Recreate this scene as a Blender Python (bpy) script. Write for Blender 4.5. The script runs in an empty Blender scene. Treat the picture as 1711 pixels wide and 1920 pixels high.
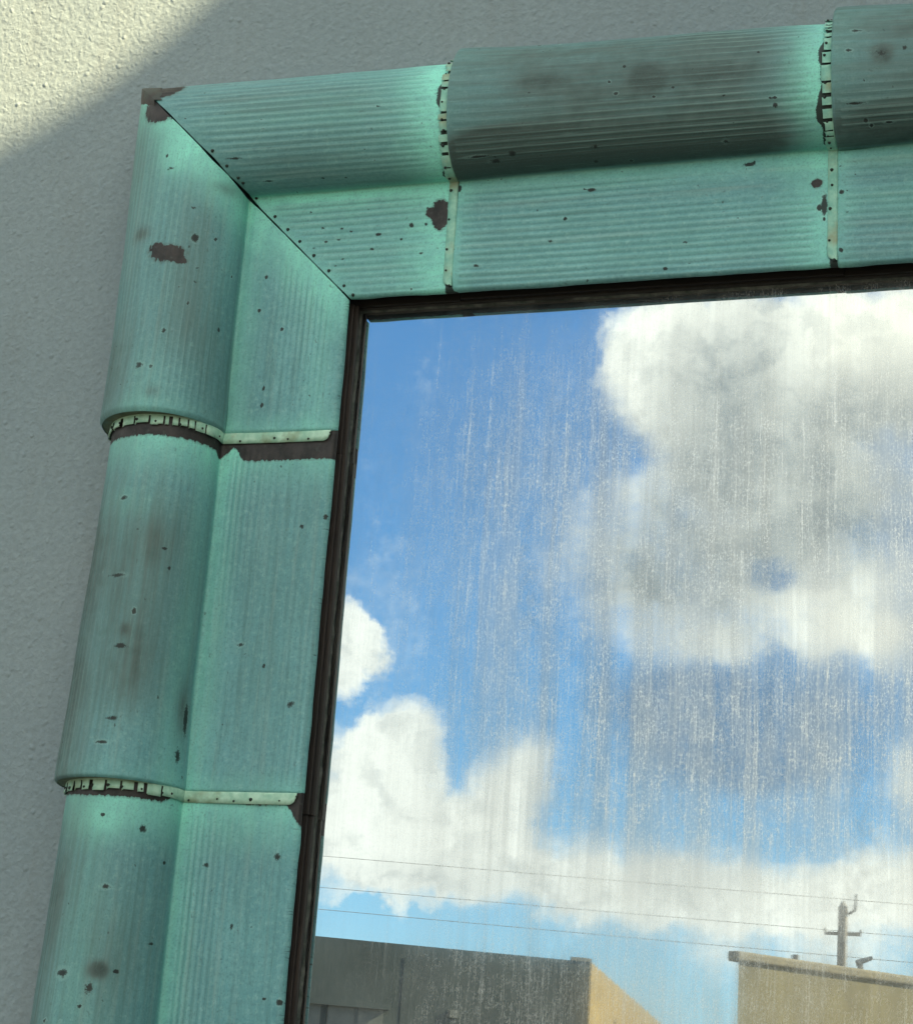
import bpy, math, random
import numpy as np
from mathutils import Vector, Matrix

random.seed(7)
rng = np.random.default_rng(11)
S = bpy.context.scene
COL = S.collection
R = math.radians

# ------------------------------------------------------------------ camera
CAM = Vector((1.19319, -2.99684, 1.64160))
YAW, PIT, ROL, FPX = .32341, .30491, .07110, 3616.46      # focal length in pixels of a 1711 x 1920 picture
fw = Vector((-math.sin(YAW) * math.cos(PIT), math.cos(YAW) * math.cos(PIT), math.sin(PIT)))
r0 = fw.cross(Vector((0, 0, 1))).normalized()
u0 = r0.cross(fw)
rt = r0 * math.cos(ROL) + u0 * math.sin(ROL)
up = -r0 * math.sin(ROL) + u0 * math.cos(ROL)
cd = bpy.data.cameras.new('camera')
cam = bpy.data.objects.new('camera', cd)
COL.objects.link(cam)
cam.matrix_world = Matrix(((rt.x, up.x, -fw.x, CAM.x), (rt.y, up.y, -fw.y, CAM.y), (rt.z, up.z, -fw.z, CAM.z), (0, 0, 0, 1)))
cd.sensor_fit = 'VERTICAL'
cd.sensor_height = 24
cd.lens = FPX / 1920 * 24
cd.clip_start, cd.clip_end = .05, 2000
S.camera = cam

# ------------------------------------------------------------------ light, exposure
SUN = Vector((.77, -.34, .54)).normalized()               # towards the sun
sd = bpy.data.lights.new('sun', 'SUN')
sd.energy, sd.angle, sd.color = 5.0, R(.6), (1, .79, .45)
so = bpy.data.objects.new('sun', sd)
COL.objects.link(so)
so.rotation_euler = SUN.to_track_quat('Z', 'Y').to_euler()
so.location = (6, -6, 9)
S.view_settings.view_transform = 'Standard'
S.view_settings.look = 'None'
S.view_settings.exposure = 1.9
S.view_settings.gamma = 1.0


# ------------------------------------------------------------------ node helper
class N:
    def __init__(s, tree):
        s.t = tree
        s.t.nodes.clear()

    def n(s, kind, **kw):
        o = s.t.nodes.new(kind)
        for k, v in kw.items():
            setattr(o, k, v)
        return o

    def put(s, sock, v):
        if isinstance(v, bpy.types.NodeSocket):
            s.t.links.new(v, sock)
        elif v is not None:
            if hasattr(sock.default_value, '__len__') and not hasattr(v, '__len__'):
                v = (v,) * len(sock.default_value)
            if hasattr(v, '__len__') and len(sock.default_value) == 4 and len(v) == 3:
                v = tuple(v) + (1,)
            sock.default_value = v

    def m(s, op, a, b=None, c=None, clamp=False):
        o = s.n('ShaderNodeMath', operation=op, use_clamp=clamp)
        for i, v in enumerate((a, b, c)):
            if v is not None:
                s.put(o.inputs[i], v)
        return o.outputs[0]

    def vm(s, op, a, b=None, out=0):
        o = s.n('ShaderNodeVectorMath', operation=op)
        s.put(o.inputs[0], a)
        if b is not None:
            s.put(o.inputs[1], b)
        return o.outputs[out]

    def mix(s, f, a, b, blend='MIX'):
        o = s.n('ShaderNodeMix', data_type='RGBA', blend_type=blend)
        s.put(o.inputs[0], f)
        s.put(o.inputs[6], a)
        s.put(o.inputs[7], b)
        return o.outputs[2]

    def ss(s, x, a, b, lo=0., hi=1.):
        o = s.n('ShaderNodeMapRange', interpolation_type='SMOOTHSTEP')
        s.put(o.inputs[0], x)
        for i, v in enumerate((a, b, lo, hi)):
            s.put(o.inputs[1 + i], v)
        return o.outputs[0]

    def noise(s, vec, scale, detail=3, rough=.55, dist=0., out=0):
        o = s.n('ShaderNodeTexNoise')
        s.put(o.inputs['Vector'], vec)
        s.put(o.inputs['Scale'], scale)
        s.put(o.inputs['Detail'], detail)
        s.put(o.inputs['Roughness'], rough)
        s.put(o.inputs['Distortion'], dist)
        return o.outputs[out]

    def vor(s, vec, scale, feature='F1', rand=1., out='Distance'):
        o = s.n('ShaderNodeTexVoronoi', feature=feature)
        s.put(o.inputs['Vector'], vec)
        s.put(o.inputs['Scale'], scale)
        s.put(o.inputs['Randomness'], rand)
        return o.outputs[out]

    def xyz(s, x, y, z=0.):
        o = s.n('ShaderNodeCombineXYZ')
        for i, v in enumerate((x, y, z)):
            s.put(o.inputs[i], v)
        return o.outputs[0]

    def sep(s, v):
        o = s.n('ShaderNodeSeparateXYZ')
        s.put(o.inputs[0], v)
        return o.outputs

    def attr(s, name):
        return s.n('ShaderNodeAttribute', attribute_name=name).outputs['Fac']

    def bump(s, h, dist, strength=1., normal=None):
        o = s.n('ShaderNodeBump')
        s.put(o.inputs['Height'], h)
        s.put(o.inputs['Distance'], dist)
        s.put(o.inputs['Strength'], strength)
        if normal is not None:
            s.put(o.inputs['Normal'], normal)
        return o.outputs[0]


def material(name):
    m = bpy.data.materials.new(name)
    m.use_nodes = True
    k = N(m.node_tree)
    out = k.n('ShaderNodeOutputMaterial')
    return m, k, out


def principled(k, out, color, rough=.6, metal=0., normal=None, spec=.5):
    b = k.n('ShaderNodeBsdfPrincipled')
    k.put(b.inputs['Base Color'], color)
    k.put(b.inputs['Roughness'], rough)
    k.put(b.inputs['Metallic'], metal)
    k.put(b.inputs['Specular IOR Level'], spec)
    if normal is not None:
        k.put(b.inputs['Normal'], normal)
    k.t.links.new(b.outputs[0], out.inputs[0])
    return b


# ------------------------------------------------------------------ sky with cumulus clouds
W = bpy.data.worlds.new('World')
S.world = W
W.use_nodes = True
k = N(W.node_tree)
wout = k.n('ShaderNodeOutputWorld')
bg = k.n('ShaderNodeBackground')
k.t.links.new(bg.outputs[0], wout.inputs[0])
sky = k.n('ShaderNodeTexSky', sky_type='NISHITA', sun_disc=False)
sky.sun_elevation = math.asin(SUN.z)
sky.sun_rotation = math.atan2(SUN.x, SUN.y)
sky.air_density, sky.dust_density, sky.ozone_density = 1.0, .6, 1.6
d = k.n('ShaderNodeTexCoord').outputs['Generated']
dx, dy, dz = k.sep(d)
az = k.m('MULTIPLY', k.m('ARCTAN2', dx, k.m('MULTIPLY', dy, -1.)), 57.2958)
el = k.m('MULTIPLY', k.m('ARCSINE', dz), 57.2958)
ae = k.xyz(az, el)
wn = k.noise(ae, .55, 5, .62, out=1)
aew = k.vm('ADD', ae, k.vm('MULTIPLY', k.vm('SUBTRACT', wn, (.5, .5, .5)), (2.3, 2.1, 0.)))

# (azimuth, elevation, half width, half height, weight) in degrees
POS = [(-12.81, 23.05, 1.86, 1.09, 1), (-13.17, 21.62, 1.18, 1.25, 1), (-10.81, 21.61, 2.66, 2.96, 1), (-8.34, 22.57, 3.61, 2.01, 1), (-4.89, 22.85, 3.05, 2.29, 1), (-6.99, 20.4, 4.17, 2.63, .8), (-9.58, 19.13, 3.73, 2.66, .6), (-11.49, 17.04, 3.24, 1.89, .5), (-13.89, 15.75, 1.79, 1.1, .45), (-12.2, 14.5, 2.73, 1.1, .45), (-9.17, 15.22, 3.8, 2.03, .5), (-6.32, 16.52, 3.75, 2.48, .6), (-5.68, 13.9, 2.31, 1.08, .6), (-9.45, 13.9, 1.9, 0.62, .35),
       (-21.54, 13.83, 1.0, 0.8, 1.3), (-20.91, 13.25, 0.7, 1.0, 1.3), (-21.64, 12.25, 0.8, 0.8, 1.2), (-19.75, 10.35, 1.55, 1.35, 1.3), (-20.7, 9.12, 2.2, 2.0, 1.2), (-16.15, 10.2, 1.5, 1.5, 1.35), (-17.3, 8.2, 1.9, 1.5, 1.), (-18.6, 7.6, 3.0, 1.6, 1.), (-20.23, 6.98, 2.35, 1.38, .9), (-15.9, 7.2, 2.6, 1.2, .8), (-11.61, 6.7, 3.99, 1.0, .75), (-7.47, 6.9, 3.6, 0.95, .75), (-4.76, 7.4, 2.22, 1.1, .8), (-4.4, 10.2, 1.3, 1.3, .7),
       (-13.4, 7.0, 2.4, 1.6, .55), (-9.6, 6.1, 4.2, 1.9, .5), (-5.6, 6.3, 2.6, 2.2, .5), (-13.6, 17.6, 1.6, 1.6, .3)]
NEG = [(-16.6, 12.4, 1.7, 2.0, 1), (-17.95, 11.0, 0.42, 1.0, 1.3), (-8.71, 16.1, 0.96, 0.62, .8), (-11.47, 12.02, 3.63, 1.09, .7), (-7.84, 11.85, 3.09, 1.7, .7), (-11.6, 9.8, 3.6, 1.3, 1), (-8.12, 9.3, 2.6, 1.1, 1), (-19.3, 5.21, 3.72, 0.6, 1), (-13.07, 4.6, 1.6, 0.8, .6), (-15.45, 23.03, 1.19, 1.09, 1)]
SLATE = [(-8.6, 11.9, 3.3, 1.7), (-11.6, 12.1, 2.2, 1.0), (-10.2, 10.6, 2.6, .9), (-8.6, 16.0, 1.1, .7)]
GREY = [(-9.9, 20.2, 2.5, 3.3), (-11.62, 16.24, 2.91, 1.89), (-7.93, 17.59, 2.87, 1.56), (-5.05, 19.93, 2.38, 2.31), (-17.38, 6.6, 3.44, 0.7, .3), (-11.0, 7.1, 1.8, 0.76, .3)]


def blobs(vec, lst, grow=1.25):
    acc = None
    for (a, e, ra, re, *wt) in lst:
        q = k.vm('MULTIPLY', k.vm('SUBTRACT', vec, (a, e, 0)), (1 / (ra * grow), 1 / (re * grow), 0))
        v = k.m('SUBTRACT', 1., k.vm('DOT_PRODUCT', q, q, out=1), clamp=True)
        if wt and wt[0] != 1:
            v = k.m('MULTIPLY', v, wt[0])
        acc = v if acc is None else k.m('ADD', acc, v)
    return acc


def soft_box(x, a, b, s):
    return k.m('MULTIPLY', k.ss(x, a - s, a + s), k.ss(x, b - s, b + s, 1., 0.))


seen = k.m('MULTIPLY', soft_box(az, -25, -1.5, 2.5), soft_box(el, -1., 27, 2.5))
fb = k.noise(aew, .42, 8, .6)
pos = k.m('MULTIPLY', blobs(aew, POS, 1.2), .95)
neg = k.m('MULTIPLY', blobs(aew, NEG), .85)
here = k.m('ADD', k.m('SUBTRACT', pos, neg), k.m('MULTIPLY', k.m('SUBTRACT', fb, .5), 1.3))
gen = k.m('MULTIPLY', k.m('SUBTRACT', k.noise(d, 2.6, 9, .58, .4), .40), 6.)
dens = k.m('ADD', k.m('MULTIPLY', here, seen), k.m('MULTIPLY', gen, k.m('SUBTRACT', 1., seen)))
fine = k.noise(ae, 2.6, 5, .62)
dens = k.m('ADD', dens, k.m('MULTIPLY', k.m('SUBTRACT', fine, .5), .55))
cov = k.ss(dens, .0, 1.0)
rel = k.m('SUBTRACT', k.noise(k.vm('ADD', aew, (.35, .55, 0)), .62, 7, .58), k.noise(aew, .62, 7, .58))
aeh = k.vm('ADD', k.vm('MULTIPLY', ae, (.6, .6, 0)), k.vm('MULTIPLY', aew, (.4, .4, 0)))
gr = k.m('MULTIPLY', k.m('MINIMUM', blobs(aeh, GREY, 1.4), 1.), seen)
grn = k.m('MULTIPLY', k.ss(k.noise(d, 5., 6, .6), .45, .72), k.m('SUBTRACT', 1., seen))
shade = k.m('MULTIPLY', k.m('ADD', gr, grn), k.ss(fb, .28, .7, .6, 1.))
shade = k.m('ADD', shade, k.m('ADD', k.m('MULTIPLY', k.ss(rel, -.04, .18), .30), k.m('MULTIPLY', k.ss(fine, .45, .75), .10)))
# clouds near the sun shine warmer and brighter
cs = k.vm('DOT_PRODUCT', d, tuple(SUN), out=1)
lit = k.ss(cs, -.2, 1., .9, 1.35)
white = k.mix(k.ss(cs, .2, .75), (9.4, 9.3, 8.0), (10.4, 9.7, 7.2))
grey = (2.7, 3.05, 2.95)
ccol = k.vm('SCALE', k.mix(k.m('MULTIPLY', shade, .95, clamp=True), white, grey), None)
k.put(ccol.node.inputs['Scale'], lit)
skyc = k.mix(1., sky.outputs[0], (.68, 1.12, 1.30), 'MULTIPLY')
haze = k.ss(el, 0., 9., .55, 0.)
skyc = k.mix(haze, skyc, (5.2, 6.6, 7.6))
slate = k.m('MULTIPLY', k.m('MINIMUM', blobs(aeh, SLATE, 1.4), 1.), .66)
skyc = k.mix(slate, skyc, (1.0, 1.75, 2.75))
full = k.mix(cov, skyc, ccol)
full = k.mix(k.ss(el, -2., 0., 1., 0.), full, (2., 2., 1.9))
k.put(bg.inputs['Color'], full)
bg.inputs['Strength'].default_value = .05

# ------------------------------------------------------------------ materials


def mat_stucco():
    m, k, out = material('grey painted stucco')
    o = k.n('ShaderNodeTexCoord').outputs['Object']
    big = k.noise(o, 1.3, 4)
    sag = k.noise(o, 14, 5, .6)
    grain = k.noise(o, 80, 5, .7)
    lump = k.ss(k.vor(o, 42), .05, .30, 1., 0.)
    keep = k.ss(k.noise(o, 30, 2), .44, .60)
    pit = k.m('MULTIPLY', k.ss(k.vor(k.vm('ADD', o, (3.1, .4, 7.7)), 23), .02, .13, 1., 0.), k.ss(k.noise(o, 11, 2), .55, .68))
    h = k.m('ADD', k.m('ADD', k.m('MULTIPLY', grain, .75), k.m('MULTIPLY', k.vor(k.vm('ADD', o, k.vm('MULTIPLY', k.noise(o, 60, 3, out=1), (.02, .02, .02))), 110, 'SMOOTH_F1'), -.9)), k.m('ADD', k.m('MULTIPLY', k.m('MULTIPLY', lump, keep), .85), k.m('MULTIPLY', sag, 1.6)))
    h = k.m('SUBTRACT', h, k.m('MULTIPLY', pit, .9))
    c = k.mix(k.ss(big, .3, .7), (.240, .305, .338), (.272, .335, .362))
    c = k.mix(k.ss(grain, .3, .7, .35, 0.), c, (.15, .185, .195))
    c = k.mix(k.m('MULTIPLY', pit, .45), c, (.12, .13, .13))
    # old drips and soft stains
    st = k.noise(k.vm('MULTIPLY', o, (9, 1, 1.2)), 1.2, 5, .6)
    c = k.mix(k.ss(st, .5, .78, 0., .28), c, (.18, .18, .165))
    principled(k, out, c, .88, 0, k.bump(h, .0025, .8), .25)
    return m


def mat_patina():
    m, k, out = material('weathered green copper')
    uv = k.n('ShaderNodeUVMap', uv_map='UVMap').outputs[0]
    u, v, _ = k.sep(uv)
    bare, blot, dirt_and_shade, mint, ridge, edge = (k.attr(a) for a in ('bare', 'blot', 'dirt_and_shade', 'mint', 'ridge', 'edge'))
    n1 = k.noise(uv, 7, 5, .6)
    n2 = k.noise(uv, 38, 5, .62)
    n3 = k.noise(uv, 260, 3, .6)
    stv = k.noise(k.xyz(k.m('MULTIPLY', u, 5.), k.m('MULTIPLY', v, 95.)), 1., 4, .6)
    stw = k.noise(k.xyz(k.m('MULTIPLY', u, 14.), k.m('MULTIPLY', v, 420.)), 1., 3, .6)
    c = k.mix(k.ss(n1, .3, .72), PAT_A, PAT_B)
    c = k.mix(k.ss(n2, .35, .75, 0., .55), c, PAT_C)
    mot = k.noise(uv, 95, 5, .72)
    c = k.mix(k.ss(mot, .50, .72, 0., .50), c, PALE)
    c = k.mix(k.ss(mot, .50, .30, 0., .50), c, PAT_D)
    c = k.mix(k.ss(stv, .42, .75, 0., .55), c, PAT_D)
    chalk = k.noise(k.xyz(k.m('MULTIPLY', u, 2.6), k.m('MULTIPLY', v, 60.), 4.), 1., 5, .65)
    c = k.mix(k.ss(chalk, .50, .74, 0., .42), c, (.30, .44, .42))
    # verdigris that grows freshest near the laps
    mm = k.m('MULTIPLY', mint, k.ss(k.m('ADD', k.m('MULTIPLY', n2, .6), k.m('MULTIPLY', stv, .5)), .3, .75, .45, 1.))
    c = k.mix(mm, c, MINT)
    # soot lying on the sheet, and wall bounce painted on the jamb rolls
    dd = k.m('MULTIPLY', dirt_and_shade, k.ss(k.m('ADD', k.m('MULTIPLY', n1, .55), k.m('MULTIPLY', stv, .5)), .3, .7, .55, 1.), clamp=True)
    c = k.mix(dd, c, SOOT_SHADE)
    c = k.mix(k.m('MULTIPLY', k.ss(k.m('ADD', dirt_and_shade, k.m('MULTIPLY', k.m('SUBTRACT', n2, .5), .8)), .85, 1.7), .72), c, (.030, .050, .046))
    # worn crests and dirty grooves; their tone also paints in the faint ridge shading
    c = k.mix(k.m('MULTIPLY', k.ss(ridge, .15, 1.), k.ss(n1, .3, .7, .20, .44)), c, PALE)
    c = k.mix(k.m('MULTIPLY', k.ss(ridge, -.1, -1.), k.ss(n1, .3, .7, .28, .50)), c, GROOVE)
    c = k.mix(k.ss(stw, .56, .8, 0., .25), c, PALE)
    c = k.mix(k.ss(n3, .48, .74, 0., .40), c, GROOVE)
    grm = k.noise(k.xyz(k.m('MULTIPLY', u, 60.), k.m('MULTIPLY', v, 110.), 2.), 1., 5, .72)
    c = k.mix(k.m('MULTIPLY', k.ss(grm, .58, .70), k.ss(n1, .42, .62, .0, .55)), c, (.05, .085, .08))
    # rare dark specks, some with a pale rim
    pu = k.vm('ADD', uv, k.vm('MULTIPLY', k.vm('SUBTRACT', k.noise(uv, 90, 2, out=1), (.5, .5, .5)), (.012, .012, 0)))
    vd = k.vor(pu, 26)
    vc = k.sep(k.vor(pu, 26, out='Color'))
    rad = k.m('MULTIPLY', k.m('MULTIPLY', vc[1], vc[1]), .10)
    has = k.m('GREATER_THAN', vc[0], .80)
    q = k.m('SUBTRACT', vd, rad)
    rim = k.m('MULTIPLY', k.m('MULTIPLY', k.ss(q, .02, .085, 1., 0.), has), k.m('GREATER_THAN', vc[2], .7))
    c = k.mix(k.m('MULTIPLY', rim, .25), c, PALE)
    spot = k.m('MULTIPLY', k.ss(q, -.012, .018, 1., 0.), has)
    c = k.mix(k.m('MULTIPLY', spot, k.ss(vc[2], 0., 1., .45, .92)), c, DARK)
    spot = k.m('MULTIPLY', spot, k.ss(k.noise(uv, 330, 2), .36, .46))
    vs = k.vor(k.vm('ADD', pu, (4.3, 2.2, 0)), 75)
    vsc = k.sep(k.vor(k.vm('ADD', pu, (4.3, 2.2, 0)), 75, out='Color'))
    speck = k.m('MULTIPLY', k.ss(vs, .08, .17, 1., 0.), k.m('MULTIPLY', k.m('GREATER_THAN', vsc[0], .90), k.ss(n1, .42, .6)))
    c = k.mix(k.m('MULTIPLY', speck, .8), c, DARK)
    # hairline ticks where water sits on the inner edge
    tick = k.noise(k.xyz(k.m('MULTIPLY', u, 330.), k.m('MULTIPLY', v, 28.)), 1., 2, .5)
    c = k.mix(k.m('MULTIPLY', k.m('MULTIPLY', edge, k.ss(tick, .58, .68)), k.ss(n2, .4, .62, .1, .85)), c, DARK)
    # hand placed blots and the painted lip shade, then bare metal
    jag = k.m('ADD', k.m('MULTIPLY', k.m('SUBTRACT', k.noise(uv, 120, 4, .65), .5), .9), k.m('MULTIPLY', k.m('SUBTRACT', k.noise(k.xyz(k.m('MULTIPLY', u, 20.), k.m('MULTIPLY', v, 160.)), 1., 3), .5), .8))
    jb = k.m('ADD', k.m('MULTIPLY', k.m('SUBTRACT', k.noise(uv, 110, 3, .7), .5), 1.5), k.m('MULTIPLY', k.m('SUBTRACT', k.noise(uv, 420, 2, .6), .5), .9))
    bl = k.ss(k.m('ADD', blot, jb), .02, .30)
    hal = k.m('MULTIPLY', k.ss(k.m('ADD', blot, jb), -.55, .05), k.ss(k.noise(uv, 9, 2), .5, .64, 0., .22))
    c = k.mix(hal, c, PALE)
    c = k.mix(k.m('MULTIPLY', bl, k.ss(blot, .0, .5, .7, .97)), c, DARK)
    ba = k.ss(k.m('ADD', bare, jag), .0, .10)
    fr = k.m('MULTIPLY', k.ss(k.m('ADD', bare, jag), -.28, .02), .5)
    c = k.mix(fr, c, SOOT_SHADE)
    bc = k.mix(k.ss(n2, .35, .7), BARE_A, BARE_B)
    bc = k.mix(k.ss(k.noise(uv, 70, 4, .7), .55, .8, 0., .5), bc, (.10, .13, .12))
    c = k.mix(ba, c, bc)
    h = k.m('ADD', k.m('MULTIPLY', n3, .5), k.m('ADD', k.m('MULTIPLY', n2, 1.2), k.m('MULTIPLY', stw, .25)))
    h = k.m('SUBTRACT', h, k.m('MULTIPLY', k.m('ADD', ba, spot), .6))
    rough = k.ss(n2, .3, .7, .5, .66)
    principled(k, out, c, rough, 0, k.bump(h, .0010, .55), .45)
    return m


PAT_A, PAT_B, PAT_C, PAT_D = (.112, .306, .335), (.162, .420, .458), (.190, .410, .425), (.085, .215, .222)
MINT, PALE, GROOVE = (.285, .800, .670), (.345, .600, .580), (.062, .165, .160)
SOOT_SHADE, DARK = (.090, .150, .145), (.010, .018, .018)
BARE_A, BARE_B = (.034, .028, .028), (.014, .016, .017)


def mat_simple(name, cols, scale=40, rough=.7, metal=0., stretch=(1, 1, 1), bump=.0008, coord='Object', spec=.4):
    m, k, out = material(name)
    o = k.n('ShaderNodeTexCoord').outputs[coord]
    o = k.vm('MULTIPLY', o, stretch)
    a = k.noise(o, scale, 5, .62)
    b = k.noise(k.vm('ADD', o, (5, 9, 2)), scale * .27, 4, .6)
    c = k.mix(k.ss(a, .32, .7), cols[0], cols[1])
    if len(cols) > 2:
        c = k.mix(k.ss(b, .48, .66), c, cols[2])
    principled(k, out, c, rough, metal, k.bump(a, bump, .6), spec)
    return m


def mat_glass():
    m, k, out = material('dusty mirror-like window glass')
    o = k.n('ShaderNodeTexCoord').outputs['Object']
    x, y, z = k.sep(o)
    ln = k.m('ADD', x, k.m('MULTIPLY', k.noise(o, 2.0, 2), .03))
    # film left by rain: vertical runs, broken into grains
    run = k.noise(k.xyz(k.m('MULTIPLY', ln, 120.), 0., k.m('MULTIPLY', z, 1.6)), 1., 4, .62)
    fine = k.noise(k.xyz(k.m('MULTIPLY', ln, 340.), 0., k.m('MULTIPLY', z, 9.)), 1., 3, .65)
    grain = k.noise(k.xyz(k.m('MULTIPLY', x, 420.), 0., k.m('MULTIPLY', z, 190.)), 1., 3, .7)
    area = k.noise(k.xyz(k.m('MULTIPLY', x, 4.2), 0., k.m('MULTIPLY', z, 2.4)), 1., 4, .6)
    band = k.noise(k.xyz(k.m('MULTIPLY', ln, 15.), 0., k.m('MULTIPLY', z, .9)), 1., 3, .6)
    zone = k.m('MULTIPLY', k.ss(x, .0, .46, .20, 1.), k.m('MULTIPLY', k.ss(z, 2.68, 2.99, 1., .30), k.ss(z, 1.92, 2.15, .6, 1.)))
    amt = k.m('MULTIPLY', zone, k.m('MULTIPLY', k.ss(area, .28, .56, .62, 1.), k.ss(band, .28, .60, .58, 1.)))
    veil = k.m('MULTIPLY', amt, k.ss(k.m('ADD', k.m('MULTIPLY', band, .6), k.m('MULTIPLY', run, .4)), .34, .60, .40, .95))
    smear = k.noise(k.xyz(k.m('MULTIPLY', ln, 5.5), 7., k.m('MULTIPLY', z, 2.6)), 1., 5, .65)
    haze_ = k.m('MULTIPLY', k.m('MULTIPLY', zone, k.ss(smear, .34, .60)), k.ss(k.noise(k.xyz(k.m('MULTIPLY', x, 55.), 0., k.m('MULTIPLY', z, 34.)), 1., 4, .7), .25, .70, .45, 1.))
    veil = k.m('MAXIMUM', veil, k.m('MULTIPLY', haze_, .85))
    wob = k.m('ADD', ln, k.m('MULTIPLY', k.noise(o, 26, 3), .006))
    wide = k.noise(k.xyz(k.m('MULTIPLY', wob, 150.), 3., k.m('MULTIPLY', z, 1.3)), 1., 2, .6)
    s1 = k.ss(run, .50, .70)
    s2 = k.ss(k.noise(k.xyz(k.m('MULTIPLY', wob, 300.), 1., k.m('MULTIPLY', z, 5.)), 1., 3, .7), .48, .68)
    s3 = k.ss(k.noise(k.xyz(k.m('MULTIPLY', wob, 520.), 2., k.m('MULTIPLY', z, 22.)), 1., 2, .7), .50, .66)
    g = k.ss(grain, .50, .64)
    g2 = k.ss(k.noise(k.xyz(k.m('MULTIPLY', x, 230.), 0., k.m('MULTIPLY', z, 150.)), 1., 2, .6), .54, .66)
    breakup = k.ss(k.noise(k.xyz(k.m('MULTIPLY', x, 40.), 0., k.m('MULTIPLY', z, 26.)), 1., 4, .65), .36, .62)
    grains = k.m('MULTIPLY', k.m('MAXIMUM', g, k.m('MULTIPLY', g2, .8)), k.m('ADD', .35, k.m('MULTIPLY', breakup, .65)))
    film = k.m('ADD', k.m('MULTIPLY', k.m('ADD', k.m('MULTIPLY', s2, .40), k.m('MULTIPLY', s3, .26)), k.m('ADD', .45, k.m('MULTIPLY', breakup, .55))), k.m('MULTIPLY', grains, .62))
    film = k.m('ADD', film, k.m('MULTIPLY', k.m('MULTIPLY', k.ss(wide, .60, .70), breakup), .50))
    film = k.m('ADD', film, k.m('MULTIPLY', s1, .22))
    film = k.m('ADD', film, k.ss(band, .3, .7, .03, .16))
    film = k.m('ADD', film, k.m('MULTIPLY', haze_, .17))
    film = k.m('ADD', k.m('MULTIPLY', film, amt), k.m('MULTIPLY', k.ss(k.noise(o, 5, 5), .35, .75), .06), clamp=True)
    # few specks stuck to the pane
    vd = k.vor(o, 9.)
    vc = k.sep(k.vor(o, 9., out='Color'))
    fly = k.m('MULTIPLY', k.ss(vd, .018, .03, 1., 0.), k.m('GREATER_THAN', vc[0], .72))
    hb = k.m('ADD', k.m('MULTIPLY', k.m('MULTIPLY', run, amt), .6), k.m('MULTIPLY', k.m('MULTIPLY', grain, amt), .10))
    nb = k.bump(hb, .00012, .12)
    gl = k.n('ShaderNodeBsdfGlossy', distribution='GGX')
    k.put(gl.inputs['Color'], (.60, .66, .70))
    k.put(gl.inputs['Roughness'], k.m('MULTIPLY', amt, .010))
    k.put(gl.inputs['Normal'], nb)
    gd = k.n('ShaderNodeBsdfGlossy', distribution='GGX')     # light scattered by the film
    k.put(gd.inputs['Color'], (.86, .87, .83))
    k.put(gd.inputs['Roughness'], .42)
    df = k.n('ShaderNodeBsdfDiffuse')
    k.put(df.inputs['Color'], (.50, .51, .50))
    fm = k.n('ShaderNodeMixShader')
    fm.inputs[0].default_value = .15
    k.t.links.new(gd.outputs[0], fm.inputs[1])
    k.t.links.new(df.outputs[0], fm.inputs[2])
    gv = k.n('ShaderNodeBsdfGlossy', distribution='GGX')     # dull veil: a dimmer, slightly blurred mirror
    k.put(gv.inputs['Color'], (.34, .36, .37))
    k.put(gv.inputs['Roughness'], .06)
    mv = k.n('ShaderNodeMixShader')
    k.put(mv.inputs[0], veil)
    k.t.links.new(gl.outputs[0], mv.inputs[1])
    k.t.links.new(gv.outputs[0], mv.inputs[2])
    mx = k.n('ShaderNodeMixShader')
    k.put(mx.inputs[0], k.m('MULTIPLY', film, .95, clamp=True))
    k.t.links.new(mv.outputs[0], mx.inputs[1])
    k.t.links.new(fm.outputs[0], mx.inputs[2])
    ds = k.n('ShaderNodeBsdfDiffuse')
    k.put(ds.inputs['Color'], (.03, .03, .03))
    m2 = k.n('ShaderNodeMixShader')
    k.put(m2.inputs[0], k.m('MULTIPLY', fly, .9))
    k.t.links.new(mx.outputs[0], m2.inputs[1])
    k.t.links.new(ds.outputs[0], m2.inputs[2])
    k.t.links.new(m2.outputs[0], out.inputs[0])
    return m


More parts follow.
